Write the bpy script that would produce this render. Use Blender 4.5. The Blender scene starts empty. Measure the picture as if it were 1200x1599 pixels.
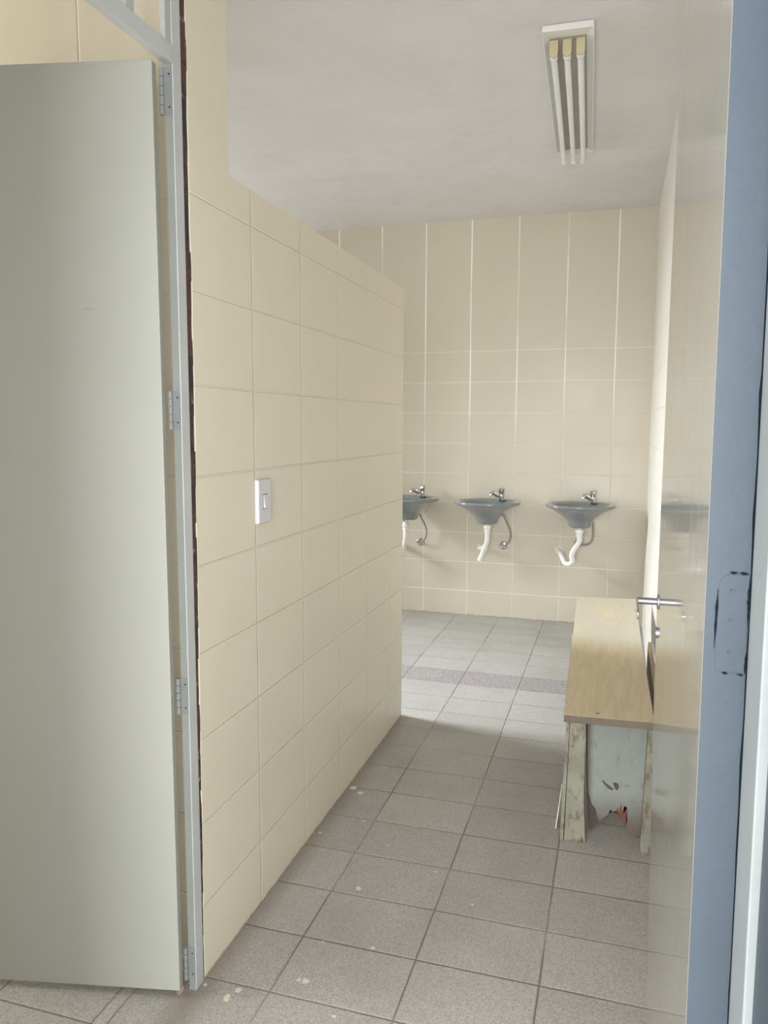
import bpy, bmesh, math, random
from mathutils import Vector, Matrix
random.seed(7)
COL = bpy.context.scene.collection

# ------------------------------------------------------------------ node helpers
class NT:
    def __init__(s, name):
        s.m = bpy.data.materials.new(name); s.m.use_nodes = True
        s.t = s.m.node_tree; s.n = s.t.nodes; s.l = s.t.links
        s.b = s.n['Principled BSDF']
        s._pos = None
    def new(s, ty, **k):
        x = s.n.new(ty)
        for a, v in k.items(): setattr(x, a, v)
        return x
    def put(s, sock, v):
        if hasattr(v, 'is_linked') or isinstance(v, bpy.types.NodeSocket): s.l.new(v, sock)
        elif isinstance(v, (tuple, list)) and sock.type == 'RGBA' and len(v) == 3: sock.default_value = (*v, 1)
        else: sock.default_value = v
    def math(s, op, a, b=0.0, c=None, clamp=False):
        x = s.new('ShaderNodeMath', operation=op, use_clamp=clamp)
        s.put(x.inputs[0], a); s.put(x.inputs[1], b)
        if c is not None: s.put(x.inputs[2], c)
        return x.outputs[0]
    def pos(s):
        if s._pos is None:
            g = s.new('ShaderNodeNewGeometry'); sp = s.new('ShaderNodeSeparateXYZ')
            s.l.new(g.outputs['Position'], sp.inputs[0]); s._pos = (g.outputs['Position'], sp.outputs[0], sp.outputs[1], sp.outputs[2])
        return s._pos
    def objco(s):
        return s.new('ShaderNodeTexCoord').outputs['Object']
    def noise(s, scale, detail=4, rough=.55, co=None, stretch=None, seed=0.0):
        x = s.new('ShaderNodeTexNoise'); x.inputs['Scale'].default_value = scale
        x.inputs['Detail'].default_value = detail; x.inputs['Roughness'].default_value = rough
        co = co or s.pos()[0]
        mp = s.new('ShaderNodeMapping'); s.l.new(co, mp.inputs[0])
        mp.inputs['Location'].default_value = (seed, seed*.7, seed*1.3)
        if stretch: mp.inputs['Scale'].default_value = stretch
        s.l.new(mp.outputs[0], x.inputs['Vector'])
        return x.outputs['Fac']
    def ramp(s, v, a, b, ca=0.0, cb=1.0, smooth=True):
        x = s.new('ShaderNodeMapRange'); x.interpolation_type = 'SMOOTHSTEP' if smooth else 'LINEAR'
        s.put(x.inputs['Value'], v)
        s.put(x.inputs['From Min'], a); s.put(x.inputs['From Max'], b); s.put(x.inputs['To Min'], ca); s.put(x.inputs['To Max'], cb)
        return x.outputs[0]
    def mix(s, f, a, b, mode='MIX'):
        x = s.new('ShaderNodeMix', data_type='RGBA', blend_type=mode)
        s.put(x.inputs[0], f); s.put(x.inputs[6], a); s.put(x.inputs[7], b)
        return x.outputs[2]
    def bump(s, h, strength=.5, dist=.01, normal=None):
        x = s.new('ShaderNodeBump'); s.put(x.inputs['Strength'], strength); x.inputs['Distance'].default_value = dist
        s.put(x.inputs['Height'], h)
        if normal is not None: s.l.new(normal, x.inputs['Normal'])
        return x.outputs[0]
    def out(s, color=None, rough=None, normal=None, metallic=None, spec=None, coat=None):
        if color is not None: s.put(s.b.inputs['Base Color'], color)
        if rough is not None: s.put(s.b.inputs['Roughness'], rough)
        if metallic is not None: s.put(s.b.inputs['Metallic'], metallic)
        if spec is not None: s.put(s.b.inputs['Specular IOR Level'], spec)
        if coat is not None: s.put(s.b.inputs['Coat Weight'], coat)
        if normal is not None: s.l.new(normal, s.b.inputs['Normal'])
        return s.m
    def joint(s, u, u0, w, wob=None):
        """distance in metres to the nearest joint line of a grid"""
        v = s.math('DIVIDE', s.math('SUBTRACT', u, u0), w)
        if wob is not None: v = s.math('ADD', v, wob)
        f = s.math('FRACT', s.math('ADD', v, .5))
        return s.math('MULTIPLY', s.math('ABSOLUTE', s.math('SUBTRACT', f, .5)), w)

CREAM = (.67, .62, .49)
def tile_mat(name, axis, u0, z0, w=.3053, h=.2, col=CREAM, vjoint=(.80, .76, .66), hjoint=(.74, .69, .55), lowband=True, farwall=False, vstr=.8, rough=.34, jw=.0022):
    t = NT(name); P, X, Y, Z = t.pos(); u = X if axis == 'x' else Y
    wob = t.math('MULTIPLY', t.math('SUBTRACT', t.noise(1.3, 1), .5), .02)
    du = t.joint(u, u0, w, wob); dz = t.joint(Z, z0, h, wob)
    upper = t.ramp(Z, 1.80, 1.99)                       # joints of the upper courses are painted over
    mu = t.ramp(du, jw*.4, jw*1.3, 1, 0); mz = t.ramp(dz, jw*.4, jw*1.3, 1, 0)
    mz = t.math('MULTIPLY', mz, t.ramp(upper, 0, 1, 1, .04))
    if farwall: mu_c = t.math('MULTIPLY', mu, t.ramp(Z, .95, 1.75, .30, 1))
    else: mu_c = mu
    pn = t.ramp(t.noise(2.2, 3, seed=3), .35, .6, .35, 1)
    n1 = t.noise(3.0, 3); n2 = t.noise(60, 2)
    c = t.mix(t.ramp(n1, .3, .7, 0, .35), col, tuple(min(1, a*1.06) for a in (col[0]*1.03, col[1], col[2]*.98)))
    c = t.mix(t.ramp(t.noise(9, 3, seed=8), .45, .75, 0, .18), c, (col[0]*.92, col[1]*.91, col[2]*.88))
    c = t.mix(t.math('MULTIPLY', t.math('MULTIPLY', mu_c, pn), vstr), c, vjoint)
    c = t.mix(t.math('MULTIPLY', t.math('MULTIPLY', mz, pn), .6), c, hjoint)
    if lowband:                                          # grimy line at the foot of the wall
        edge = t.math('ADD', Z, t.math('MULTIPLY', t.noise(35, 3), -.016))
        c = t.mix(t.ramp(edge, -.006, .001, .85, 0), c, (.33, .27, .2))
    hgt = t.math('SUBTRACT', 1, t.math('MAXIMUM', t.ramp(du, 0, jw*1.9, 1, 0), t.math('MULTIPLY', t.ramp(dz, 0, jw*1.9, 1, 0), t.ramp(upper, 0, 1, 1, .08))))
    b1 = t.bump(hgt, .38 if farwall else .7, .0028)
    b2 = t.bump(t.noise(7, 2, seed=5), .18, .01, b1)
    b3 = t.bump(n2, .10, .002, b2)
    return t.out(c, t.ramp(n1, .3, .7, rough, rough+.10), b3)

def plain(name, col, rough=.5, bump=.0, bscale=80, metallic=0, coat=0, var=.05):
    t = NT(name); co = t.objco()
    n = t.noise(6, 3, co=co)
    c = t.mix(t.ramp(n, .3, .7), tuple(a*(1-var) for a in col), tuple(min(1, a*(1+var)) for a in col))
    nm = t.bump(t.noise(bscale, 3, co=co), bump, .002) if bump else None
    return t.out(c, rough, nm, metallic, coat=coat)

# ------------------------------------------------------------------ mesh helpers
def tag(o, label=None, cat=None, group=None, kind=None):
    if label: o['label'] = label
    if cat: o['category'] = cat
    if group: o['group'] = group
    if kind: o['kind'] = kind
    return o
def empty(name, loc=(0, 0, 0), rot=(0, 0, 0)):
    o = bpy.data.objects.new(name, None); COL.objects.link(o)
    o.location = loc; o.rotation_euler = rot; o.empty_display_size = .05
    return o
def obj(name, bm, mat, parent=None, smooth=False, bevel=0, seg=2, sharp=35):
    me = bpy.data.meshes.new(name)
    bmesh.ops.recalc_face_normals(bm, faces=bm.faces[:])
    if smooth:
        for f in bm.faces: f.smooth = True
        for e in bm.edges:
            if len(e.link_faces) == 2 and e.calc_face_angle(0) > math.radians(sharp): e.smooth = False
    bm.to_mesh(me); bm.free()
    for m in (mat if isinstance(mat, (list, tuple)) else [mat]): me.materials.append(m)
    o = bpy.data.objects.new(name, me); COL.objects.link(o)
    if parent is not None: o.parent = parent
    if bevel:
        b = o.modifiers.new('bevel', 'BEVEL'); b.width = bevel; b.segments = seg; b.limit_method = 'ANGLE'; b.angle_limit = math.radians(40)
    return o
def box(bm, x0, x1, y0, y1, z0, z1, mi=0, M=None):
    r = bmesh.ops.create_cube(bm, size=1)
    for v in r['verts']:
        v.co = Vector(((x0+x1)/2+v.co.x*(x1-x0), (y0+y1)/2+v.co.y*(y1-y0), (z0+z1)/2+v.co.z*(z1-z0)))
        if M is not None: v.co = M @ v.co
    for f in set(f for v in r['verts'] for f in v.link_faces): f.material_index = mi
    return r['verts']
def mbox(*a, **k):
    bm = bmesh.new(); box(bm, *a, **k); return bm
def prism(bm, pts, axis, a, b, M=None):
    """polygon pts in the two other axes, extruded from a to b along axis"""
    def P(p, t):
        v = {'x': (t, p[0], p[1]), 'y': (p[0], t, p[1]), 'z': (p[0], p[1], t)}[axis]
        v = Vector(v); return M @ v if M is not None else v
    A = [bm.verts.new(P(p, a)) for p in pts]; B = [bm.verts.new(P(p, b)) for p in pts]
    bm.faces.new(A); bm.faces.new(B[::-1])
    n = len(pts)
    for i in range(n): bm.faces.new((A[i], B[i], B[(i+1) % n], A[(i+1) % n]))
    bmesh.ops.triangulate(bm, faces=[f for f in bm.faces if len(f.verts) > 4])
def loft(bm, rings, cap0=True, cap1=True):
    R = [[bm.verts.new(p) for p in r] for r in rings]; n = len(R[0])
    for a, b in zip(R, R[1:]):
        for i in range(n): bm.faces.new((a[i], a[(i+1) % n], b[(i+1) % n], b[i]))
    if cap0: bm.faces.new(R[0][::-1])
    if cap1: bm.faces.new(R[-1])
    return R
def smooth_path(pts, sub=6):
    pts = [Vector(p) for p in pts]; out = []
    for i in range(len(pts)-1):
        p0 = pts[max(i-1, 0)]; p1 = pts[i]; p2 = pts[i+1]; p3 = pts[min(i+2, len(pts)-1)]
        for k in range(sub):
            t = k/sub
            out.append(.5*((2*p1)+(-p0+p2)*t+(2*p0-5*p1+4*p2-p3)*t*t+(-p0+3*p1-3*p2+p3)*t**3))
    out.append(pts[-1]); return out
def tube(bm, pts, r, n=16, sub=6):
    """r: number or function of 0..1"""
    P = smooth_path(pts, sub) if sub > 1 else [Vector(p) for p in pts]
    up = Vector((0.13, .31, .94)); rings = []; N = len(P)
    t0 = (P[1]-P[0]).normalized(); u = t0.cross(up).normalized()
    for i, p in enumerate(P):
        t = (P[min(i+1, N-1)]-P[max(i-1, 0)]).normalized()
        u = (u-t*u.dot(t)).normalized(); w = t.cross(u)
        rr = r(i/(N-1)) if callable(r) else r
        rings.append([p+(u*math.cos(a)+w*math.sin(a))*rr for a in [2*math.pi*k/n for k in range(n)]])
    loft(bm, rings)
def lathe(bm, prof, c=(0, 0, 0), axis='z', n=32):
    rings = []
    for r, h in prof:
        ring = []
        for k in range(n):
            a = 2*math.pi*k/n; p, q = r*math.cos(a), r*math.sin(a)
            v = {'z': (p, q, h), 'y': (p, h, -q), 'x': (h, p, q)}[axis]
            ring.append(Vector(c)+Vector(v))
        rings.append(ring)
    loft(bm, rings)

# ------------------------------------------------------------------ materials
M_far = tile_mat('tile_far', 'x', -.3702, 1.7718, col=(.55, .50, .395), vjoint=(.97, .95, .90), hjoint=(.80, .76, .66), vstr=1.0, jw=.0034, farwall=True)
M_part = tile_mat('tile_partition', 'y', 1.7714, 1.3746, vjoint=(.60, .55, .44), hjoint=(.80, .75, .62), vstr=.55, jw=.0020)
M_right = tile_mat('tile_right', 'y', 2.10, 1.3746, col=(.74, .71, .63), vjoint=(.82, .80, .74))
M_cross = tile_mat('tile_cross', 'x', -.279, 1.3746, vjoint=(.82, .78, .68), vstr=.9)
M_left = tile_mat('tile_left', 'y', 1.8, 1.3746)

def floor_mat():
    t = NT('floor_tiles'); P, X, Y, Z = t.pos()
    wob = t.math('MULTIPLY', t.math('SUBTRACT', t.noise(5, 2), .5), .012)
    du = t.joint(X, .1621, .29477, wob); dv = t.joint(Y, 1.4758, .20032, wob)
    e1 = t.math('ABSOLUTE', t.math('ADD', X, .166))
    e1 = t.math('ADD', e1, t.math('MULTIPLY', t.math('GREATER_THAN', Y, 1.52), 1))
    d = t.math('MINIMUM', t.math('MINIMUM', du, dv), e1)
    # some cross joints nearly gone
    fade = t.ramp(t.noise(2.4, 2, seed=2), .38, .55, .45, 1)
    jm = t.math('MULTIPLY', t.ramp(d, .0008, .0030, 1, 0), fade)
    # per-tile tone
    ix = t.math('FLOOR', t.math('DIVIDE', t.math('SUBTRACT', X, .1621), .29477)); iy = t.math('FLOOR', t.math('DIVIDE', t.math('SUBTRACT', Y, 1.4758), .20032))
    cv = t.new('ShaderNodeCombineXYZ'); t.l.new(ix, cv.inputs[0]); t.l.new(iy, cv.inputs[1])
    wn = t.new('ShaderNodeTexWhiteNoise'); t.l.new(cv.outputs[0], wn.inputs['Vector'])
    tone = t.ramp(wn.outputs['Value'], 0, 1, .93, 1.05, False)
    # granite-like chips
    v1 = t.new('ShaderNodeTexVoronoi'); v1.inputs['Scale'].default_value = 420; t.l.new(P, v1.inputs['Vector'])
    bw = t.new('ShaderNodeRGBToBW'); t.l.new(v1.outputs['Color'], bw.inputs[0])
    g = t.ramp(bw.outputs[0], .25, .75)
    fine = t.noise(900, 2, .7)
    base = t.mix(g, (.31, .295, .268), (.475, .455, .42))
    base = t.mix(t.ramp(fine, .55, .72), base, (.60, .585, .56))
    base = t.mix(t.ramp(fine, .30, .42, .7, 0), base, (.14, .13, .12))
    dirt = t.noise(2.1, 5, .6, seed=4)
    base = t.mix(t.ramp(dirt, .45, .7, 0, .35), base, (.27, .245, .21))
    base = t.mix(t.ramp(t.noise(6, 5, .65, seed=9), .55, .75, 0, .3), base, (.42, .42, .39))
    mul = t.new('ShaderNodeMix', data_type='RGBA', blend_type='MULTIPLY'); mul.inputs[0].default_value = 1
    cc = t.new('ShaderNodeCombineColor'); [t.l.new(tone, cc.inputs[i]) for i in range(3)]
    t.l.new(base, mul.inputs[6]); t.l.new(cc.outputs[0], mul.inputs[7]); base = mul.outputs[2]
    # band of cracked pinkish tiles across the passage
    band = t.math('MULTIPLY', t.math('GREATER_THAN', Y, 3.6792), t.math('LESS_THAN', Y, 3.8795))
    v2 = t.new('ShaderNodeTexVoronoi', feature='DISTANCE_TO_EDGE'); v2.inputs['Scale'].default_value = 60; t.l.new(P, v2.inputs['Vector'])
    bc = t.mix(t.ramp(v2.outputs['Distance'], .03, .16), (.19, .155, .158), (.36, .32, .325))
    bc = t.mix(t.ramp(fine, .5, .7, 0, .5), bc, (.45, .43, .42))
    base = t.mix(t.math('MULTIPLY', band, .72), base, bc)
    # dirt by the partition foot and round the left post
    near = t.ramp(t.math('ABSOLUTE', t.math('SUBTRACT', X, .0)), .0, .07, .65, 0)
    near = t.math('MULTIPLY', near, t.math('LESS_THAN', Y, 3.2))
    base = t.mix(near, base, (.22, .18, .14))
    base = t.mix(t.math('MULTIPLY', jm, .85), base, (.12, .105, .088))
    # cream paint drips
    sp = None
    for (a, b, r) in [(.212, 1.530, .0075), (.229, 1.531, .009), (.077, 1.435, .008), (.092, 1.459, .008), (.079, 1.424, .007), (.231, 1.908, .009),
                      (.02, 2.471, .013), (.057, 2.442, .011), (.345, 1.686, .006), (.245, 2.144, .004), (.217, 1.672, .004), (.123, 1.991, .003), (.019, 2.153, .006),
                      (.012, 1.452, .005), (.07, 1.62, .003), (.08, 2.66, .005), (.55, 1.93, .004), (.42, 2.05, .004), (.33, 1.45, .004), (.60, 2.9, .004), (.13, 2.26, .004)]:
        q = t.new('ShaderNodeVectorMath', operation='DISTANCE'); t.l.new(P, q.inputs[0]); q.inputs[1].default_value = (a, b, 0)
        s1 = t.ramp(t.math('ADD', q.outputs['Value'], t.math('MULTIPLY', t.noise(90, 1), .005)), r*.9, r*1.15, 1, 0) if sp is None else t.ramp(t.math('ADD', q.outputs['Value'], wobn), r*.9, r*1.15, 1, 0)
        if sp is None: wobn = t.math('MULTIPLY', t.math('SUBTRACT', t.noise(90, 1, seed=1), .4), .008); sp = s1
        else: sp = t.math('MAXIMUM', sp, s1)
    base = t.mix(t.math('MULTIPLY', sp, .9), base, (.70, .66, .52))
    hgt = t.math('SUBTRACT', 1, t.ramp(d, 0, .0045, 1, 0))
    nm = t.bump(hgt, .6, .0022); nm = t.bump(fine, .35, .0012, nm)
    return t.out(base, t.ramp(dirt, .3, .7, .36, .52), nm)
M_floor = floor_mat()

def ceil_mat():
    t = NT('ceiling_plaster'); P = t.pos()[0]
    n = t.noise(2.5, 5, .6); c = t.mix(t.ramp(n, .35, .65), (.66, .635, .62), (.70, .675, .66))
    nm = t.bump(t.noise(11, 5, .6, seed=3), .28, .010); nm = t.bump(t.noise(60, 3), .25, .003, nm)
    c = t.mix(t.ramp(t.noise(5, 5, .65, seed=7), .5, .7, 0, .3), c, (.58, .56, .545))
    return t.out(c, .6, nm)
M_ceil = ceil_mat()

def doorface_left():
    t = NT('door_paint_greygreen'); n = t.noise(1.2, 4, .6)
    c = t.mix(t.ramp(n, .3, .7), (.38, .385, .335), (.41, .41, .36))
    c = t.mix(t.ramp(t.noise(5, 5, .7, seed=6), .62, .8, 0, .35), c, (.42, .41, .38))
    sc = t.ramp(t.noise(26, 2, .5, stretch=(.35, .35, 1.4), seed=11), .76, .80, 0, .35)
    c = t.mix(sc, c, (.26, .26, .24))
    nm = t.bump(t.noise(120, 3), .12, .002)
    return t.out(c, .42, nm)
M_doorL = doorface_left()
def doorface_right():
    t = NT('door_paint_gloss_cream'); P, X, Y, Z = t.pos()
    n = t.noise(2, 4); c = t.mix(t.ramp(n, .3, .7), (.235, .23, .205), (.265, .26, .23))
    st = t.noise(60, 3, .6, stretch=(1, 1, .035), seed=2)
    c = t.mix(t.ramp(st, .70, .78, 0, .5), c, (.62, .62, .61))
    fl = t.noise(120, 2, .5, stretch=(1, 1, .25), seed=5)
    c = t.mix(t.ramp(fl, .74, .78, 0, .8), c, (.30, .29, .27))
    nm = t.bump(t.noise(45, 3, .5, stretch=(1, 1, .03)), .03, .002)
    return t.out(c, t.ramp(st, .4, .7, .07, .13), nm, spec=.7)
M_doorR = doorface_right()
def bluegrey():
    t = NT('door_edge_bluegrey'); n = t.noise(3, 4, .6)
    c = t.mix(t.ramp(n, .3, .7), (.047, .060, .074), (.056, .070, .085))
    st = t.noise(30, 4, .65, stretch=(1, 1, .12), seed=4)
    c = t.mix(t.ramp(st, .66, .76, 0, .35), c, (.11, .13, .155))
    nm = t.bump(t.noise(70, 4), .25, .002)
    return t.out(c, .5, nm, spec=.2)
M_blue = bluegrey()
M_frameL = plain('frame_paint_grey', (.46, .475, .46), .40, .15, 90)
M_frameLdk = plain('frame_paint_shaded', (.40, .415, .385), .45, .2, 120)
M_frameR = plain('frame_paint_palegrey', (.245, .262, .255), .35, .2, 60)
M_reveal = plain('frame_paint_reveal_shade', (.25, .265, .24), .5, .2, 120)  # frame grey darkened to carry the shade of the post reveal
M_dark = plain('dark_gap', (.045, .035, .03), .9)
M_gapblue = NT('chip_and_gap_shade').out((.008, .012, .016), 1.0, spec=0.0)
def brick():
    t = NT('raw_brick'); P = t.pos()[0]
    c = t.mix(t.ramp(t.noise(22, 4, .7), .42, .55), (.035, .027, .026), (.095, .042, .034))
    c = t.mix(t.ramp(t.noise(40, 3, seed=5), .62, .7), c, (.26, .23, .21))
    return t.out(c, .9, t.bump(t.noise(90, 4), 1, .006))
M_brick = brick()
M_hinge = plain('painted_hinge', (.22, .235, .225), .4, .3, 200)
M_screw = plain('screw_dark', (.06, .05, .04), .5, metallic=.5)
M_plastic = plain('switch_plastic', (.60, .58, .59), .35, var=.02)
M_shade = plain('switch_shadow_gap', (.20, .18, .18), .6)
M_lampwhite = plain('lamp_enamel_white', (.78, .76, .73), .35, var=.02)
M_lamppan = plain('lamp_pan_tan', (.42, .375, .30), .45, .1)
M_tube = plain('fluorescent_tube_glass', (.80, .82, .80), .18, var=.01, coat=.5)
M_socket = plain('yellowed_socket', (.60, .53, .33), .5)
M_basin = plain('basin_glazed_bluegrey', (.195, .212, .216), .12, var=.03, coat=.6)
M_chrome = plain('chrome', (.55, .54, .53), .14, metallic=1, var=.02)
M_pvc = plain('white_pvc', (.80, .77, .71), .35, var=.03)
M_nickel = plain('handle_nickel', (.30, .30, .33), .3, metallic=.8)
M_outside = plain('exterior_plaster', (.34, .33, .30), .8)
def hose_mat():
    t = NT('braided_hose'); w = t.new('ShaderNodeTexWave', wave_type='BANDS', bands_direction='Z'); w.inputs['Scale'].default_value = 120
    t.l.new(t.objco(), w.inputs['Vector'])
    c = t.mix(w.outputs['Fac'], (.25, .21, .18), (.42, .37, .33)); return t.out(c, .4, t.bump(w.outputs['Fac'], .5, .001), .4)
M_hose = hose_mat()
def benchtop():
    t = NT('bench_top_worn_paint'); P, X, Y, Z = t.pos()
    grain = t.noise(22, 4, .6, stretch=(3, .25, 1))
    c = t.mix(t.ramp(grain, .3, .7), (.60, .49, .315), (.69, .575, .385))
    wear = t.noise(11, 5, .7, stretch=(1, .45, 1), seed=2)
    far = t.ramp(t.math('ADD', Y, t.math('MULTIPLY', t.noise(6, 3), .3)), 3.12, 3.35)
    c = t.mix(t.math('MULTIPLY', far, t.ramp(wear, .30, .62, .25, .9)), c, (.52, .49, .39))
    c = t.mix(t.math('MULTIPLY', t.ramp(t.noise(40, 3, .6, stretch=(1, .3, 1), seed=7), .68, .74), .8), c, (.20, .15, .09))
    q = t.new('ShaderNodeVectorMath', operation='DISTANCE'); t.l.new(P, q.inputs[0]); q.inputs[1].default_value = (.853, 2.315, .43)
    c = t.mix(t.ramp(q.outputs['Value'], .010, .013, 1, 0), c, (.62, .56, .40)); c = t.mix(t.ramp(q.outputs['Value'], .005, .008, 1, 0), c, (.22, .16, .10))
    edge = t.ramp(t.new('ShaderNodeNewGeometry').outputs['Pointiness'], .5, .56)
    return t.out(c, .5, t.bump(grain, .25, .003))
M_btop = benchtop()
def oldpaint(name, a, b, peel, lo=.60, hi=.68, grime=False):
    t = NT(name); P, X, Y, Z = t.pos()
    n = t.noise(9, 4, .6); c = t.mix(t.ramp(n, .3, .7), a, b)
    p = t.noise(34, 5, .72, stretch=(1, 1, .45), seed=3); c = t.mix(t.ramp(p, lo, hi), c, peel)
    c = t.mix(t.ramp(t.noise(70, 4, .7, stretch=(1, 1, .3), seed=6), .62, .7, 0, .7), c, (.16, .13, .08))
    if grime:   # damp brown staining toward the foot and the left edge
        g1 = t.ramp(t.math('ADD', Z, t.math('MULTIPLY', t.noise(18, 3), -.09)), -.02, .12, .92, 0)
        g2 = t.ramp(t.math('ADD', X, t.math('MULTIPLY', t.noise(22, 3), -.02)), .818, .842, .7, 0)
        c = t.mix(t.math('MAXIMUM', g1, g2), c, (.11, .08, .06))
    return t.out(c, .65, t.bump(p, .5, .004))
M_leg = oldpaint('bench_leg_peeling_green', (.185, .18, .13), (.25, .243, .185), (.14, .105, .07), .50, .64)
M_panel = oldpaint('bench_panel_pale_green', (.215, .232, .205), (.26, .277, .245), (.17, .15, .11), .58, .72, True)
M_rot = oldpaint('rotten_wood_dark', (.04, .024, .026), (.07, .045, .042), (.03, .02, .018))
M_split = oldpaint('splintered_wood_orange', (.17, .05, .026), (.12, .04, .025), (.18, .10, .08))
M_edge = oldpaint('bench_edge_worn', (.115, .09, .06), (.155, .125, .083), (.08, .06, .04))
M_brown = plain('plank_brown', (.33, .24, .16), .6, .3, 60)
M_paper = plain('scrap_offwhite', (.66, .65, .56), .6, .3)

# ------------------------------------------------------------------ room shell
XR, YF, ZC = 1.0755, 5.079, 2.6095
def struct(name, bm, mat, label, cat=None, **k):
    return tag(obj(name, bm, mat, **k), label, cat, kind='structure')
struct('floor', mbox(-3.35, 1.25, -3.2, YF+.14, -.12, 0), M_floor, 'speckled grey terrazzo tile floor of the washroom', 'floor')
bm = bmesh.new(); box(bm, -3.35, 1.25, .55, YF+.14, ZC, ZC+.12)
struct('ceiling', bm, M_ceil, 'uneven white plaster ceiling above the washroom', 'ceiling')
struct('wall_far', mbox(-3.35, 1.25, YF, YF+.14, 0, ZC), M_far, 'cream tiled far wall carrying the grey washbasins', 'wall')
struct('wall_right', mbox(XR, 1.25, .70, YF, 0, ZC), M_right, 'bright cream tiled wall behind the bench and open door', 'wall')
# entrance wall (the photographer stands in its opening)
bm = bmesh.new(); box(bm, 1.030, 1.25, .55, .70, 0, ZC); box(bm, -1.75, .10, .55, .70, 0, ZC); box(bm, .10, 1.030, .55, .70, 2.14, ZC)
struct('wall_entrance', bm, M_outside, 'entrance wall around the doorway', 'wall')
struct('wall_cross', mbox(-3.2, -.0085, 1.51, 1.66, 0, ZC), M_cross, 'full-height cream tiled wall seen behind the grey door', 'wall')
struct('wall_cubicle', mbox(-1.75, -1.6, .70, 1.51, 0, ZC), M_cross, 'end wall of the small room behind the grey door', 'wall')
# left wall of the basin room with its window opening
wy0, wy1, wz0, wz1 = 3.15, 4.09, .95, 2.25
bm = bmesh.new(); box(bm, -3.35, -3.2, 1.51, wy0, 0, ZC); box(bm, -3.35, -3.2, wy1, YF, 0, ZC); box(bm, -3.35, -3.2, wy0, wy1, 0, wz0); box(bm, -3.35, -3.2, wy0, wy1, wz1, ZC)
struct('wall_left', bm, M_left, 'tiled wall with the window that lights the basins', 'wall')
w = tag(empty('window_1', (-3.27, (wy0+wy1)/2, wz0)), 'window opening lighting the basin room', 'window', kind='structure')
bm = bmesh.new(); L = (wy1-wy0)/2; H = wz1-wz0
for a in (-L, -.02, L-.04): box(bm, -.02, .02, a, a+.04, 0, H)
box(bm, -.02, .02, -L, L, 0, .04); box(bm, -.02, .02, -L, L, H-.04, H)
obj('window_frame', bm, M_frameL, w)

# partition: low wall continuing the end of the cross wall
zt = 1.86
pw = tag(empty('wall_partition', (0, 1.476, 0)), 'low cream tiled partition with stepped top beside the passage', 'wall', kind='structure')
bm = bmesh.new(); box(bm, -.12, -.0085, 1.66-1.476, 3.185-1.476, 0, zt); obj('partition_core', bm, M_far, pw)
# tiled skin, its near edge chipped
pts = []
z = 0
while z < ZC:
    pts.append((1.4710+.0120*min(z, 1.35)+random.uniform(-.0018, .0018)-1.476, z)); z += random.uniform(.02, .07)
pts.append((pts[-1][0], ZC)); E = 1.660-1.476
bm = bmesh.new()
F0 = [bm.verts.new((0, a, b)) for a, b in pts]; F1 = [bm.verts.new((0, E, b)) for a, b in pts]; F2 = [bm.verts.new((-.0082, a, b)) for a, b in pts]
for i in range(len(pts)-1):
    bm.faces.new((F0[i], F1[i], F1[i+1], F0[i+1])); bm.faces.new((F2[i], F0[i], F0[i+1], F2[i+1]))
box(bm, -.0082, 0, E, 3.185-1.476, 0, zt); box(bm, -.0082, -.0001, E-.01, E, zt, ZC)
obj('tile_face', bm, M_part, pw)
# exposed brick between post and tiles
bm = bmesh.new(); z = 0
while z < ZC-.01:
    h = min(random.uniform(.03, .12), ZC-z); d = random.uniform(0, .004)
    box(bm, -.032, -.0006-d*.7, 1.463, 1.4715+.0120*min(z, 1.35), z, z+h); z += h
struct('trim_1', bm, M_brick, 'narrow strip of raw brick exposed beside the door post', 'brick')
# stray mortar crumb at the foot of the post
bm = bmesh.new(); bmesh.ops.create_icosphere(bm, subdivisions=3, radius=.010)
for v in bm.verts: v.co *= 1+random.uniform(-.16, .16); v.co.z = max(-.010, v.co.z*1.3); 
o = obj('mortar_lump', bm, plain('mortar_pinkish', (.27, .20, .18), .9, .6), smooth=False); o.location = (-.030, 1.412, .0098)
tag(o, 'small pinkish lump of mortar wedged at the foot of the grey door post', 'mortar')

# ------------------------------------------------------------------ left door frame with barred transom
tr = tag(empty('trim_2', (0, 1.43, 0)), 'grey steel door frame with barred transom light on the left', 'door frame', kind='structure')
def ro(name, bm, mat, parent, org, **k):
    """mesh given in world coordinates, parented to an empty at org"""
    for v in bm.verts: v.co -= Vector(org)
    return obj(name, bm, mat, parent, **k)
o3 = (0, 1.43, 0)
bm = bmesh.new(); box(bm, -.0165, -.0003, 1.4290, 1.4299, 0, ZC); ro('reveal_shade', bm, M_reveal, tr, o3)  # thin overlay on the post, its shade painted in as darker grey
bm = bmesh.new(); box(bm, -.017, .0015, 1.430, 1.4625, 0, ZC)
ro('post', bm, M_frameL, tr, o3, bevel=.0015)
bm = bmesh.new(); box(bm, -.017, .004, .70, .735, 0, ZC); ro('post', bm, M_frameL, tr, o3, bevel=.0015)
bm = bmesh.new(); box(bm, -.017, .003, .735, 1.430, 2.006, 2.040); ro('transom_bar', bm, M_frameL, tr, o3, bevel=.0015)
bm = bmesh.new(); box(bm, -.017, .003, .735, 1.430, ZC-.035, ZC-.001); ro('top_bar', bm, M_frameL, tr, o3, bevel=.0015)
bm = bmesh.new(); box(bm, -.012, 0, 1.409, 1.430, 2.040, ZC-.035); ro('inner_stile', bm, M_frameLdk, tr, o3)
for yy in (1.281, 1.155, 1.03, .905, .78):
    bm = bmesh.new(); box(bm, -.010, .000, yy, yy+.026, 2.040, ZC-.035); ro('transom_mullion', bm, M_frameLdk, tr, o3, bevel=.001)

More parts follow.
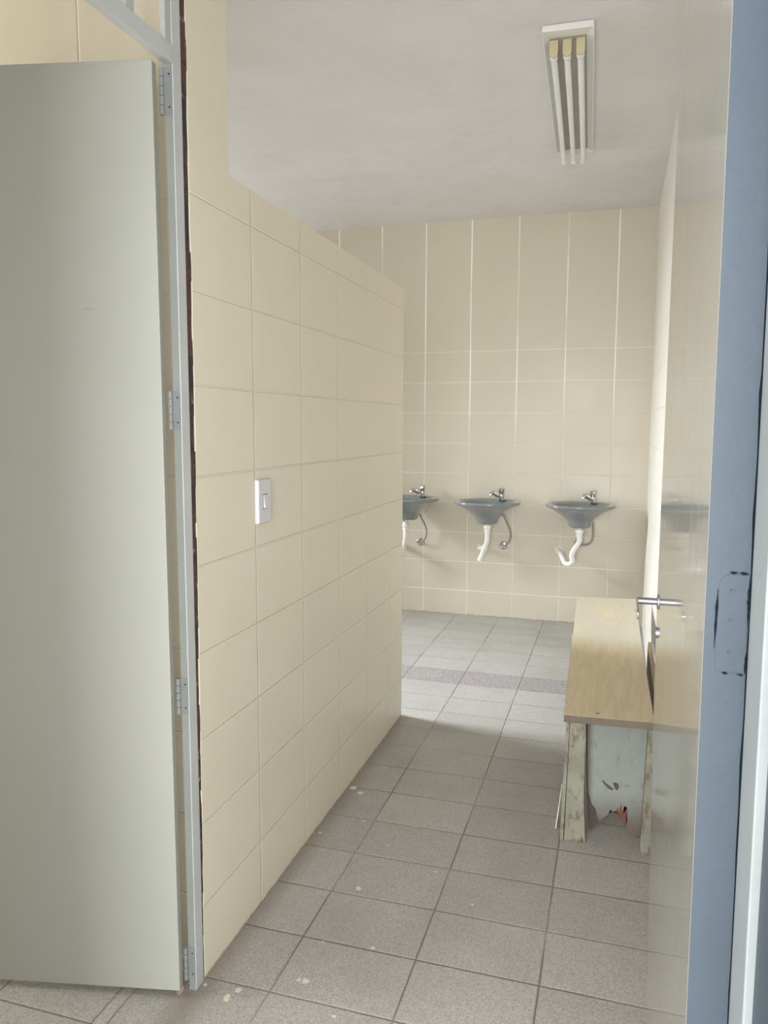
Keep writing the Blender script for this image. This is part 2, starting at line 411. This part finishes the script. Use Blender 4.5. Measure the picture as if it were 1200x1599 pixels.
# ------------------------------------------------------------------ left door (swung away from us)
dv = Vector((-.978, -.21, 0)).normalized(); ang = math.atan2(dv.y, dv.x)
dl = tag(empty('door_1', (-.0215, 1.397, .018), (math.radians(0.0), math.radians(0), ang)), 'large matte grey-green flush door standing open on the left', 'door', kind='structure')
# local x runs along the leaf away from the hinge; local -y is toward the far side
W, Hh, T = .72, 1.985, .022
bm = bmesh.new()
vs = box(bm, 0, W, -T, 0, 0, Hh)
for v in vs:
    v.co.x += -.0030*(v.co.z/Hh)*-1
obj('door_leaf', bm, M_doorL, dl, bevel=.0015)
# painted hinges on the post
for zc0, zc1 in ((1.909, 2.000), (1.279, 1.359), (.657, .738), (.026, .105)):
    hg = obj('hinge', bmesh.new(), M_hinge, dl); hg.data.materials.clear()
    me = hg.data; bm = bmesh.new()
    inv = dl.matrix_basis.inverted() if False else (Matrix.Translation(dl.location) @ Matrix.Rotation(ang, 4, 'Z')).inverted()
    box(bm, -.0165, -.0008, 1.4276, 1.4289, zc0, zc1, M=inv)          # leaf on the post
    n = 5
    for k in range(n):
        a = zc0+(zc1-zc0)*k/n; b = zc0+(zc1-zc0)*(k+1)/n-.0012
        r = bmesh.ops.create_cone(bm, segments=14, radius1=.0047, radius2=.0047, depth=b-a, cap_ends=True)
        for v in r['verts']: v.co = inv @ (v.co+Vector((-.0215, 1.4255, (a+b)/2)))
    bmesh.ops.recalc_face_normals(bm, faces=bm.faces[:]); bm.to_mesh(me); bm.free(); me.materials.append(M_hinge)
    for zs in (zc0+.014, zc1-.014):
        bm = bmesh.new(); lathe(bm, [(.0001, 1.4268), (.0018, 1.4268), (.0021, 1.4277)], c=(-.006, 0, zs), axis='y', n=10)
        for v in bm.verts: v.co = inv @ v.co
        obj('screw', bm, M_screw, hg)

# ------------------------------------------------------------------ right door (swung in, seen along its face)
dr = tag(empty('door_2', (.9615, .70, .012), (0, 0, 0)), 'glossy cream door opened against the right wall, edge-on, blue-grey edge', 'door', kind='structure')
WR, HR, TR = .79, 2.09, .0345
bm = bmesh.new(); box(bm, 0, TR, .0006, WR, 0, HR); obj('door_leaf', bm, M_doorR, dr, bevel=.0012)
bm = bmesh.new(); box(bm, .0004, TR, -.0012, .0004, 0, HR); obj('door_edge', bm, M_blue, dr)
# hinge leaf let into the edge and painted over
zh0, zh1 = 1.067, 1.152
hp = []
for k in range(7): a = math.pi/2*k/6; hp.append((.0105+.009*(1-math.sin(a)), zh1-.010*(1-math.cos(a))))
hp = [(.0338, zh1)]+[(.0195-.009*math.sin(math.pi/2*k/6), zh1-.010*(1-math.cos(math.pi/2*k/6))) for k in range(7)]+[(.0095, zh0+.01), (.011, zh0), (.0338, zh0)]
bm = bmesh.new(); prism(bm, hp, 'y', -.0020, -.0012)
hg = obj('hinge', bm, M_blue, dr, bevel=.0004)
for zz in (1.138, 1.112, 1.084):
    bm = bmesh.new(); lathe(bm, [(.0001, -.0023), (.0009, -.0023), (.0012, -.0025), (.0016, -.0025), (.0018, -.0019)], c=(.0205, 0, zz), axis='y', n=14)
    obj('screw', bm, M_blue, hg, smooth=True)
# dark chipped line round the hinge and along the edge
bm = bmesh.new()
def sliver(bm, p, w0, y=-.0022, n=10):
    (x0, z0), (x1, z1) = p
    d = Vector((x1-x0, z1-z0)); nrm = Vector((-d.y, d.x)).normalized()
    A = []; B = []
    for i in range(n+1):
        t = i/n; ww = 1.05*w0*(.6+random.random()*1.0)*math.sin(math.pi*min(max(t, .06), .94))
        c = Vector((x0, z0))+d*t
        A.append(bm.verts.new((c.x+nrm.x*ww, y, c.y+nrm.y*ww))); B.append(bm.verts.new((c.x-nrm.x*ww, y, c.y-nrm.y*ww)))
    for i in range(n): bm.faces.new((A[i], A[i+1], B[i+1], B[i]))
sliver(bm, ((.0095, 1.139), (.0085, 1.086)), .0010); sliver(bm, ((.018, 1.1535), (.025, 1.1537)), .0010); sliver(bm, ((.0255, 1.1537), (.0330, 1.1530)), .0010)
sliver(bm, ((.0155, 1.0660), (.0205, 1.0655)), .0009); sliver(bm, ((.027, 1.0655), (.033, 1.065)), .0006)
sliver(bm, ((.0340, 1.150), (.0336, 1.108)), .0009, n=16); sliver(bm, ((.0338, 1.086), (.0334, 1.066)), .0009)
obj('chipped_paint', bm, M_gapblue, hg)
# lever handle
bm = bmesh.new()
tube(bm, [(-.001, .742, .962), (-.018, .742, .962), (-.036, .742, .962)], .0062, n=18, sub=1)
hd = obj('lever_handle', bm, M_nickel, dr, smooth=True)
bm = bmesh.new(); prism(bm, [(.747, .9690), (.735, .970), (.655, .967), (.648, .960), (.650, .952), (.658, .948), (.70, .950), (.747, .956)], 'x', -.0390, -.0355)
obj('lever_grip', bm, M_chrome, hd, bevel=.001)
bm = bmesh.new(); lathe(bm, [(.0001, -.0025), (.012, -.0025), (.0135, -.0015), (.014, 0.0005)], c=(0, .742, .962), axis='x', n=28); obj('rose', bm, M_nickel, hd, smooth=True)
bm = bmesh.new(); lathe(bm, [(.0001, -.004), (.0085, -.004), (.010, -.003), (.010, .0005)], c=(0, .742, .905), axis='x', n=24); obj('keyhole_escutcheon', bm, M_nickel, dr, smooth=True)

# the leaf is slightly warped: lean differs from hinge side to lock side
bm = bmesh.new(); me_ = [c for c in dr.children if c.name.startswith('door_leaf')][0].data; bm.from_mesh(me_)
bmesh.ops.subdivide_edges(bm, edges=[e for e in bm.edges if e.calc_length() > .5], cuts=24, use_grid_fill=True); bm.to_mesh(me_); bm.free()
def leaf_x(y, z):
    q_ = max(0, min(1, 1-z/1.05)); q_ = q_*q_*(3-2*q_); n_ = .0008-.0049*z; f_ = .0135*q_-.0003; t_ = max(0, min(1, y/.79)); return n_*(1-t_)+f_*t_
for c_ in [dr]+list(dr.children_recursive):
    if c_.type == 'MESH':
        zz_ = [v.co.z for v in c_.data.vertices]
        if max(zz_)-min(zz_) < .3:
            ym = sum(v.co.y for v in c_.data.vertices)/len(zz_); ym = .742 if ym > .5 else 0; zm = sum(zz_)/len(zz_)
            for v in c_.data.vertices: v.co.x += leaf_x(ym, v.co.z if ym == 0 else zm)
        else:
            for v in c_.data.vertices: v.co.x += leaf_x(v.co.y, v.co.z)
# right jamb
jb = tag(empty('trim_3', (1.0, .66, 0)), 'pale grey steel door jamb at the right edge of the doorway', 'door frame', kind='structure')
oj = (1.0, .66, 0)
bm = bmesh.new(); prism(bm, [(.9945, .699), (.9945, .640), (.985, .640), (.985, .600), (1.030, .600), (1.030, .699)][::-1], 'z', 0, 2.14)
for v in bm.verts: pass
bm.free(); bm = bmesh.new()
box(bm, .9985, 1.030, .634, .6985, 0, 2.14)
for v in bm.verts: v.co.x += -.0012-.0045*v.co.z if v.co.x < 1.01 else 0
pass; ro('jamb', bm, M_frameR, jb, oj, bevel=.0015)
bm = bmesh.new(); box(bm, 1.0005, 1.030, .55, .6335, 0, 2.14); ro('outer_lip', bm, M_blue, jb, oj, bevel=.001)
# dark irregular strip painted as the shade in the gap between door and jamb
bm = bmesh.new(); z = .0
prev = None
while z < 2.10:
    ww = random.choice([.0004, .0005, .0007, .0009, .0015]); a = bm.verts.new((.9972-ww-.0048*z, .6985, z)); b = bm.verts.new((.9990-.0045*z, .6990, z))
    if prev: bm.faces.new((prev[0], prev[1], b, a))
    prev = (a, b); z += random.uniform(.012, .05)
ro('rough_gap_line', bm, M_gapblue, jb, oj)
bm = bmesh.new(); box(bm, .060, .115, .547, .703, 0, 2.14); ro('opposite_jamb', bm, M_frameR, jb, oj)
bm = bmesh.new(); box(bm, .115, .985, .60, .66, 2.112, 2.14); ro('head_jamb', bm, M_frameR, jb, oj)

# ------------------------------------------------------------------ light switch
sw = tag(empty('light_switch', (0, 1.8055, 1.092)), 'white plastic single rocker light switch on the tiled partition', 'light switch')
bm = bmesh.new()
def rr(hw, hh, x, r=.004, bow=0):
    out = []
    for cx, cz, a0 in ((hw-r, hh-r, 0), (-(hw-r), hh-r, 90), (-(hw-r), -(hh-r), 180), (hw-r, -(hh-r), 270)):
        for k in range(5):
            a = math.radians(a0+90*k/4); out.append(Vector((x, cx+r*math.cos(a), cz+r*math.sin(a))))
    return out
loft(bm, [rr(.037, .0575, 0), rr(.037, .0575, .0060), rr(.0362, .0567, .0085, .004), rr(.034, .0545, .0105, .003)])
obj('plate', bm, M_plastic, sw, smooth=True)
bm = bmesh.new()   # dark strips painted as the shadow gap round the rocker
for b_ in ((-.0125, -.0105, -.0195, .0195), (.0105, .0125, -.0195, .0195), (-.0125, .0125, .0175, .0195), (-.0125, .0125, -.0195, -.0175)):
    box(bm, .0100, .0110, b_[0], b_[1], b_[2], b_[3])
obj('rocker_gap_shade', bm, M_shade, sw)
bm = bmesh.new()
A_ = [(.0104, -.0102, -.0172), (.0104, .0102, -.0172), (.0104, .0102, .0172), (.0104, -.0102, .0172)]
B_ = [(.0165, -.0098, -.0168), (.0165, .0098, -.0168), (.0118, .0098, .0168), (.0118, -.0098, .0168)]
va = [bm.verts.new(p) for p in A_]; vb = [bm.verts.new(p) for p in B_]
bm.faces.new(va[::-1]); bm.faces.new(vb)
for i in range(4): bm.faces.new((va[i], va[(i+1) % 4], vb[(i+1) % 4], vb[i]))
obj('rocker', bm, M_plastic, sw, bevel=.0004)

# ------------------------------------------------------------------ ceiling light
cl = tag(empty('ceiling_light', (.676, 2.75, ZC), (0, 0, math.radians(1.9))), 'white surface-mounted fluorescent ceiling fitting with three bare tubes', 'ceiling light')
L = 1.20; hw = .083; zr = -.020; zp = -.004; pw_ = .058; TZ = -.048; TX = -.005
bm = bmesh.new()
o_ = [(-hw, 0), (hw, 0), (hw, L), (-hw, L)]; i_ = [(-pw_-.006, .085), (pw_+.000, .085), (pw_+.000, L-.01), (-pw_-.006, L-.01)]
V = lambda p, z: bm.verts.new((p[0], p[1], z))
A = [V(p, zr) for p in o_]; Bv = [V(p, zp) for p in i_]; Ct = [V(p, -.001) for p in o_]
for i in range(4):
    j = (i+1) % 4
    bm.faces.new((A[i], A[j], Bv[j], Bv[i])); bm.faces.new((A[i], Ct[i], Ct[j], A[j]))
obj('reflector', bm, M_lampwhite, cl)
bm = bmesh.new()
for sx in (-1, 1): box(bm, sx*hw-.002, sx*hw+.002, 0, L, zr-.002, zr+.003)
box(bm, -hw, hw, -.002, .002, zr-.002, zr+.003)
obj('rim', bm, M_lampwhite, cl)
bm = bmesh.new(); box(bm, -pw_-.004, pw_-.002, .087, L-.012, zp-.001, zp+.002); obj('pan', bm, M_lamppan, cl)
LT = 1.235
for k, xx in enumerate((-.045+TX, TX, .045+TX)):
    tb = obj('tube', bmesh.new(), M_tube, cl); me = tb.data
    b2 = bmesh.new(); lathe(b2, [(.0112, .140), (.0115, .143), (.0115, LT-.03), (.0112, LT-.026)], c=(xx, 0, TZ), axis='y', n=24)
    bmesh.ops.recalc_face_normals(b2, faces=b2.faces[:])
    for f in b2.faces: f.smooth = len(f.verts) == 4
    b2.to_mesh(me); b2.free()
    bm = bmesh.new(); lathe(bm, [(.0001, .112), (.0125, .112), (.0138, .115), (.0138, .135), (.0118, .141)], c=(xx, 0, TZ), axis='y', n=24)
    obj('end_cap', bm, M_lampwhite, tb, smooth=True)
    bm = bmesh.new(); lathe(bm, [(.0118, LT-.026), (.0132, LT-.022), (.0132, LT-.002), (.0125, LT), (.004, LT+.001), (.004, LT+.010), (.0001, LT+.010)], c=(xx, 0, TZ), axis='y', n=24)
    obj('end_cap', bm, M_lampwhite, tb, smooth=True)
    for y0_ in (.100, L-.03):
        bm = bmesh.new()   # yellowed lamp-holder plate with rounded lower end
        prof = [(-.0145, -.0045), (-.0145, TZ+.002)]+[(-.0145*math.cos(math.radians(a)), TZ+.002-.013*math.sin(math.radians(a))) for a in range(15, 180, 15)]+[(.0145, TZ+.002), (.0145, -.0045)]
        if y0_ > 1: prof = [(p*.5, max(q, TZ+.01)) for p, q in prof]
        prism(bm, [(xx+p, q) for p, q in prof], 'y', y0_, y0_+.011)
        obj('lamp_holder', bm, M_socket, cl, bevel=.0008)

# ------------------------------------------------------------------ washbasins
def ell(cx, cy, hw, hd, z, n=56, ymax=5.0770, e=2.25):
    out = []
    for k in range(n):
        a = 2*math.pi*k/n; c, s = math.cos(a), math.sin(a)
        x = hw*math.copysign(abs(c)**(2/e), c); y = hd*math.copysign(abs(s)**(2/e), s)
        out.append(Vector((cx+x, min(cy+y, ymax), z)))
    return out
def basin(xc, dz, label, pipe, hose, rosette, elbow=None, elbow_r=None):
    yc = 4.885
    org = (xc, 5.079, .80+dz)
    t = tag(empty('washbasin', org), label, 'washbasin', 'grey washbasins on the far wall')
    bm = bmesh.new(); z = lambda a: a+dz
    out = [(.045, .045, .658, 4.905), (.060, .068, .660, 4.905), (.067, .078, .667, 4.905), (.070, .085, .682, 4.905), (.078, .094, .699, 4.905), (.088, .103, .711, 4.903), (.110, .122, .731, 4.90), (.136, .141, .749, 4.896),
           (.162, .158, .765, 4.892), (.186, .173, .778, 4.888), (.203, .184, .786, 4.885), (.2115, .190, .792, 4.885), (.2135, .192, .798, 4.885), (.2115, .190, .804, 4.885), (.203, .183, .8075, 4.885), (.188, .172, .806, 4.884),
           (.178, .152, .800, 4.874), (.160, .132, .790, 4.872), (.132, .112, .767, 4.876), (.098, .088, .737, 4.882), (.068, .066, .706, 4.888), (.045, .045, .687, 4.89), (.02, .02, .680, 4.89)]
    loft(bm, [ell(xc, cy, a, b, z(h)) for a, b, h, cy in out])
    # deck hump behind the bowl where the tap stands
    ro('bowl', bm, M_basin, t, org, smooth=True, sharp=60)
    # tap
    tx, ty, tz = xc+.072, 5.005, z(.8055)
    bm = bmesh.new(); lathe(bm, [(.0001, -.003), (.024, -.003), (.025, .002), (.021, .006), (.016, .010), (.0155, .036), (.0001, .036)], c=(tx, ty, tz), n=24)
    fa = ro('faucet', bm, M_chrome, t, org, smooth=True)
    bm = bmesh.new(); tube(bm, [(tx-.002, ty-.006, tz+.016), (tx-.024, ty-.035, tz+.030), (tx-.046, ty-.068, tz+.047), (tx-.054, ty-.080, tz+.045), (tx-.057, ty-.084, tz+.032)], lambda u: .012-.003*u, n=14)
    ro('spout', bm, M_chrome, fa, (0, 0, 0), smooth=True).location = (0, 0, 0)
    bm = bmesh.new(); lathe(bm, [(.0001, .036), (.013, .037), (.0165, .040), (.0175, .048), (.0190, .056), (.0195, .070), (.0170, .0735), (.0001, .0745)], c=(tx, ty, tz), n=12)
    ro('tap_knob', bm, M_chrome, fa, (0, 0, 0))
    for ch in fa.children:
        for v in ch.data.vertices: v.co -= Vector(org)
    # drain
    p0 = Vector(pipe[0])
    bm = bmesh.new(); tube(bm, pipe, lambda u: .0165 if u < .93 else .0175, n=18, sub=6)
    dp = ro('drain_pipe', bm, M_pvc, t, org, smooth=True)
    bm = bmesh.new(); lathe(bm, [(.0001, .008), (.0245, .008), (.0255, .004), (.0255, -.014), (.0195, -.018), (.0195, -.026), (.0215, -.028), (.0215, -.036), (.0001, -.036)], c=(p0.x, p0.y, p0.z-.022), n=20)
    ro('slip_nut', bm, M_pvc, dp, org, smooth=True, sharp=25)
    bm = bmesh.new(); lathe(bm, [(.0001, .01), (.015, .01), (.015, -.022), (.0001, -.022)], c=(p0.x, p0.y, p0.z+.005), n=20); ro('tailpiece', bm, M_chrome, dp, org, smooth=True)
    if elbow:
        bm = bmesh.new(); tube(bm, elbow, .0165, n=16, sub=4); ro('wall_elbow', bm, M_pvc, dp, org, smooth=True)
        e = Vector(elbow[0]); q = Vector(pipe[4]); 
        bm = bmesh.new(); dd = (Vector(pipe[5])-Vector(pipe[4])).normalized(); tube(bm, [q-dd*.004, q+dd*.022], .0205, n=18, sub=1); ro('pipe_collar', bm, M_pvc, dp, org, smooth=True)
    # wall escutcheon of waste pipe
    e = Vector(elbow[-1]) if elbow else Vector(pipe[-1])
    bm = bmesh.new(); lathe(bm, [(.0001, -.006), (.020, -.006), (.026, -.002), (.027, .001)], c=(e.x, 5.079, e.z), axis='y', n=24); bm.verts.ensure_lookup_table(); ro('waste_flange', bm, M_pvc, dp, org, smooth=True)
    bm = bmesh.new(); tube(bm, hose, .0062, n=12, sub=6); hs = ro('supply_hose', bm, M_hose, t, org, smooth=True)
    e = Vector(rosette)
    bm = bmesh.new(); lathe(bm, [(.0001, -.024), (.0075, -.024), (.0085, -.010), (.013, -.009), (.014, -.006), (.020, -.0065), (.0265, -.003), (.028, 0)], c=(e.x, 5.079, e.z), axis='y', n=24)
    ro('rosette', bm, M_chrome, hs, org, smooth=True)
    return t
PIPE3 = [(.675, 4.9, .660), (.676, 4.9, .602), (.677, 4.9, .575), (.664, 4.91, .545), (.641, 4.92, .506), (.632, 4.93, .470), (.636, 4.935, .436), (.615, 4.945, .414), (.588, 4.96, .420), (.572, 4.98, .447), (.556, 5.01, .470), (.543, 5.077, .480)]
HOSE3 = [(.748, 5.0, .72), (.751, 5.0, .684), (.754, 5.02, .595), (.744, 5.02, .552), (.715, 5.03, .53), (.684, 5.045, .527), (.668, 5.06, .531)]
basin(.676, 0, 'grey washbasin nearest the right corner, its white trap curling in a full U', PIPE3, HOSE3, (.665, 5.079, .531))
PIPE2 = [(.096, 4.9, .665), (.096, 4.9, .618), (.097, 4.9, .576), (.093, 4.91, .538), (.078, 4.93, .497), (.059, 4.95, .45), (.040, 4.97, .405)]
HOSE2 = [(.170, 5.0, .735), (.186, 5.0, .704), (.204, 5.01, .661), (.223, 5.03, .612), (.231, 5.03, .564), (.22, 5.03, .526), (.195, 5.045, .500), (.182, 5.06, .493)]
EL2 = [(.080, 4.935, .500), (.055, 4.985, .487), (.030, 5.03, .478), (.027, 5.076, .474)]
basin(.0965, .001, 'grey washbasin in the middle, fully visible, with a straight slanting white waste pipe', PIPE2, HOSE2, (.178, 5.079, .493), EL2)
sh = lambda P, dx, dz: [(x+dx, y, zz+dz) for x, y, zz in P]
basin(-.437, .008, 'grey washbasin partly hidden behind the end of the low partition', sh(PIPE2, -.548, -.012), sh(HOSE2, -.570, -.004), (-.392, 5.079, .489), sh(EL2, -.548, -.012))

# ------------------------------------------------------------------ bench
bn = tag(empty('bench', (.88, 3.1, 0)), 'long worn wooden bench with tan top and peeling pale green legs against right wall', 'bench')
ob = (.88, 3.1, 0)
bm = bmesh.new(); prism(bm, [(.757, 2.272), (1.0145, 2.287), (1.003, 3.1), (.997, 3.965), (.716, 3.93), (.7335, 3.2), (.7305, 3.19), (.745, 2.7)], 'z', .407, .43)
for f in bm.faces: f.material_index = 0 if abs(f.normal.z) > .5 else 1
bmesh.ops.recalc_face_normals(bm, faces=bm.faces[:])
for f in bm.faces: f.material_index = 0 if f.normal.z > .5 else 1
ro('bench_top', bm, [M_btop, M_edge], bn, ob, bevel=.002)
def legboard(name, quad0, quad1, y0, y1, mat):
    """board whose front outline goes from bottom edge quad0 (x0,x1) to top edge quad1, jagged foot"""
    bm = bmesh.new(); n = 7; z1 = .407
    pts = [(quad1[0], z1), (quad0[0], .0)]
    for i in range(1, n): pts.append((quad0[0]+(quad0[1]-quad0[0])*i/n, random.choice([0, .0, .002, .004, .0])))
    pts += [(quad0[1], 0), (quad1[1], z1)]
    prism(bm, pts, 'y', y0, y1)
    return ro(name, bm, mat, bn, ob, bevel=.0012)
for (yy, sgn) in ((2.338, 1), (3.84, -1)):
    XL = 1.035 if sgn > 0 else 1.002
    a, b = (yy, yy+.024) if sgn > 0 else (yy-.024, yy)
    bm = bmesh.new()
    # left leg: broad board with a narrow side board, split at the foot
    prism(bm, [(.7730, .407), (.7650, 0.001), (.775, .000), (.785, .003), (.797, 0), (.812, .001), (.818, 0), (.818, .022), (.8225, .0), (.829, .001), (.826, .05), (.820, .15), (.8175, .407)], 'y', a, b)
    prism(bm, [(.7610, .407), (.7520, 0), (.7620, .002), (.7645, .09), (.7720, .407)], 'y', a-.003*sgn, b+.05*sgn) if sgn > 0 else prism(bm, [(.7610, .407), (.7520, 0), (.7620, .002), (.7645, .09), (.7720, .407)], 'y', a-.05, b)
    ro('leg', bm, M_leg, bn, ob)
    bm = bmesh.new()
    prism(bm, [(1.000, .407), (.990, .02), (.993, .004), (.998, 0), (1.022, .002), (XL, 0), (XL, .407)], 'y', a-.012*sgn if sgn > 0 else a, b if sgn > 0 else b+.012)
    ro('leg', bm, M_leg, bn, ob)
# end panel with a rotten, ragged foot
bm = bmesh.new()
foot = [(.8335, .060), (.8380, .020), (.8500, .026), (.8590, .042), (.8680, .050), (.8780, .058), (.8850, .067), (.8950, .078), (.9010, .094), (.9060, .088), (.9180, .091), (.9250, .084), (.9330, .074), (.9420, .058), (.9480, .046), (.9560, .036), (.9680, .024), (.9790, .018), (.9840, .02)]
pl = [(.8180, .400), (.8240, .25)]+foot+[(.9990, .02), (1.004, .400)]
prism(bm, pl, 'y', 2.392, 2.398); pn = ro('end_panel', bm, M_panel, bn, ob)
bm = bmesh.new()   # dark rotten corner and left edge
prism(bm, [(.8165, .400), (.8235, .400), (.8250, .30), (.8280, .22), (.8330, .14), (.8440, .105), (.8560, .090), (.8600, .075), (.8680, .051), (.8590, .042), (.8500, .026), (.8380, .020), (.8335, .060), (.8280, .14), (.8215, .25)], 'y', 2.3910, 2.3922)
ro('rotten_edge', bm, M_rot, pn, ob)
bm = bmesh.new()
for pts in ([(.9180, .092), (.9225, .106), (.9260, .084)], [(.9250, .086), (.9330, .120), (.9350, .092), (.9420, .112), (.9400, .086), (.9500, .108), (.9480, .070), (.9520, .050), (.9485, .044), (.9420, .058), (.9330, .074)]):
    prism(bm, pts, 'y', 2.3905, 2.3920)
sp = ro('splintered_wood', bm, M_split, pn, ob)
bm = bmesh.new()
prism(bm, [(.8720, .185), (.8760, .187), (.8840, .179), (.8980, .170), (.9080, .162), (.9050, .158), (.8930, .162), (.8800, .174)], 'y', 2.3908, 2.3922)
prism(bm, [(.9050, .182), (.9130, .184), (.9210, .182), (.9240, .172), (.9200, .160), (.9130, .163), (.9100, .172)], 'y', 2.3908, 2.3922)
ro('gouge_mark', bm, plain('gouge_olive', (.075, .07, .04), .8), pn, ob)
bm = bmesh.new(); prism(bm, [(.8180, .407), (.84, .03), (.98, .03), (1.004, .407)], 'y', 3.775, 3.790); ro('end_panel', bm, M_panel, bn, ob)
bm = bmesh.new(); box(bm, .825, 1.000, 2.363, 2.391, .392, .4068); box(bm, .90, .925, 2.40, 3.775, .33, .406); ro('under_rail', bm, M_edge, bn, ob)

bm = bmesh.new(); prism(bm, [(2.52, 0), (3.12, 0), (3.12, .425), (3.09, .452), (2.54, .436)], 'x', 1.024, 1.038)
for v in bm.verts: v.co.x += 0
o = obj('wooden_plank', bm, M_brown, bevel=.001); tag(o, 'narrow brown plank standing on edge between the bench and the right wall', 'plank')
bm = bmesh.new(); prism(bm, [(2.40, .0), (2.44, 0.0), (2.50, .035), (2.52, .085), (2.49, .110), (2.43, .06)], 'x', .7335, .7365)
for v in bm.verts: v.co.x += .10*(v.co.z)
o = obj('board_splinter', bm, M_paper, bevel=.0006); tag(o, 'small off-white splinter of board on the floor beside the near left bench leg', 'splinter')

# ------------------------------------------------------------------ lights
def area(name, loc, rot, sx, sy, power, col=(1, 1, 1)):
    l = bpy.data.lights.new(name, 'AREA'); l.shape = 'RECTANGLE'; l.size = sx; l.size_y = sy; l.energy = power; l.color = col
    o = bpy.data.objects.new(name, l); COL.objects.link(o); o.location = loc; o.rotation_euler = rot; return o
R = math.radians
def aim(o, p): o.rotation_euler = (Vector(p)-o.location).to_track_quat('-Z', 'Y').to_euler()
w1 = area('window_sky_light', (-3.12, 3.62, 2.0), (0, 0, 0), 1.0, .5, 36, (.84, .91, 1.0)); aim(w1, (.4, 3.30, 0)); w1.data.spread = R(72)
area('window_glow', (-3.15, 3.62, 1.5), (0, R(-90), 0), 1.0, .85, 26, (.93, .97, 1.0))
area('doorway_fill', (.55, -2.5, 1.0), (R(90), 0, 0), 2.8, 1.9, 180, (.97, .985, 1.0))  # added fill lamp outside the entrance, unseen behind the camera
area('cubicle_fill', (-1.5, .98, 1.22), (0, R(-90), R(10)), 2.4, .4, 20, (1, .96, .88))  # added tall fill lamp, out of view, evens out the grey door

wd = bpy.data.worlds.new('world'); bpy.context.scene.world = wd; wd.use_nodes = True
bgn = wd.node_tree.nodes['Background']; bgn.inputs[0].default_value = (.93, .96, 1, 1); bgn.inputs[1].default_value = 2.6

# ------------------------------------------------------------------ camera
cam = bpy.data.cameras.new('camera'); co = bpy.data.objects.new('camera', cam); COL.objects.link(co)
f, yaw, pitch, roll = 1196.94, -.29358, -.112707, .0033115
cam.sensor_fit = 'VERTICAL'; cam.sensor_height = 24; cam.lens = f/1599*24; cam.clip_start = .02
F = Vector((math.sin(yaw)*math.cos(pitch), math.cos(yaw)*math.cos(pitch), math.sin(pitch)))
r = Vector((math.cos(yaw), -math.sin(yaw), 0)); u = r.cross(F)
c, s = math.cos(roll), math.sin(roll); r2 = r*c+u*s; u2 = -r*s+u*c
M = Matrix((( r2.x, u2.x, -F.x, .87892), (r2.y, u2.y, -F.y, 0), (r2.z, u2.z, -F.z, 1.28886), (0, 0, 0, 1)))
co.matrix_world = M
sc = bpy.context.scene; sc.camera = co
sc.view_settings.view_transform = 'Standard'; sc.view_settings.look = 'None'; sc.view_settings.exposure = .42; sc.view_settings.gamma = 1
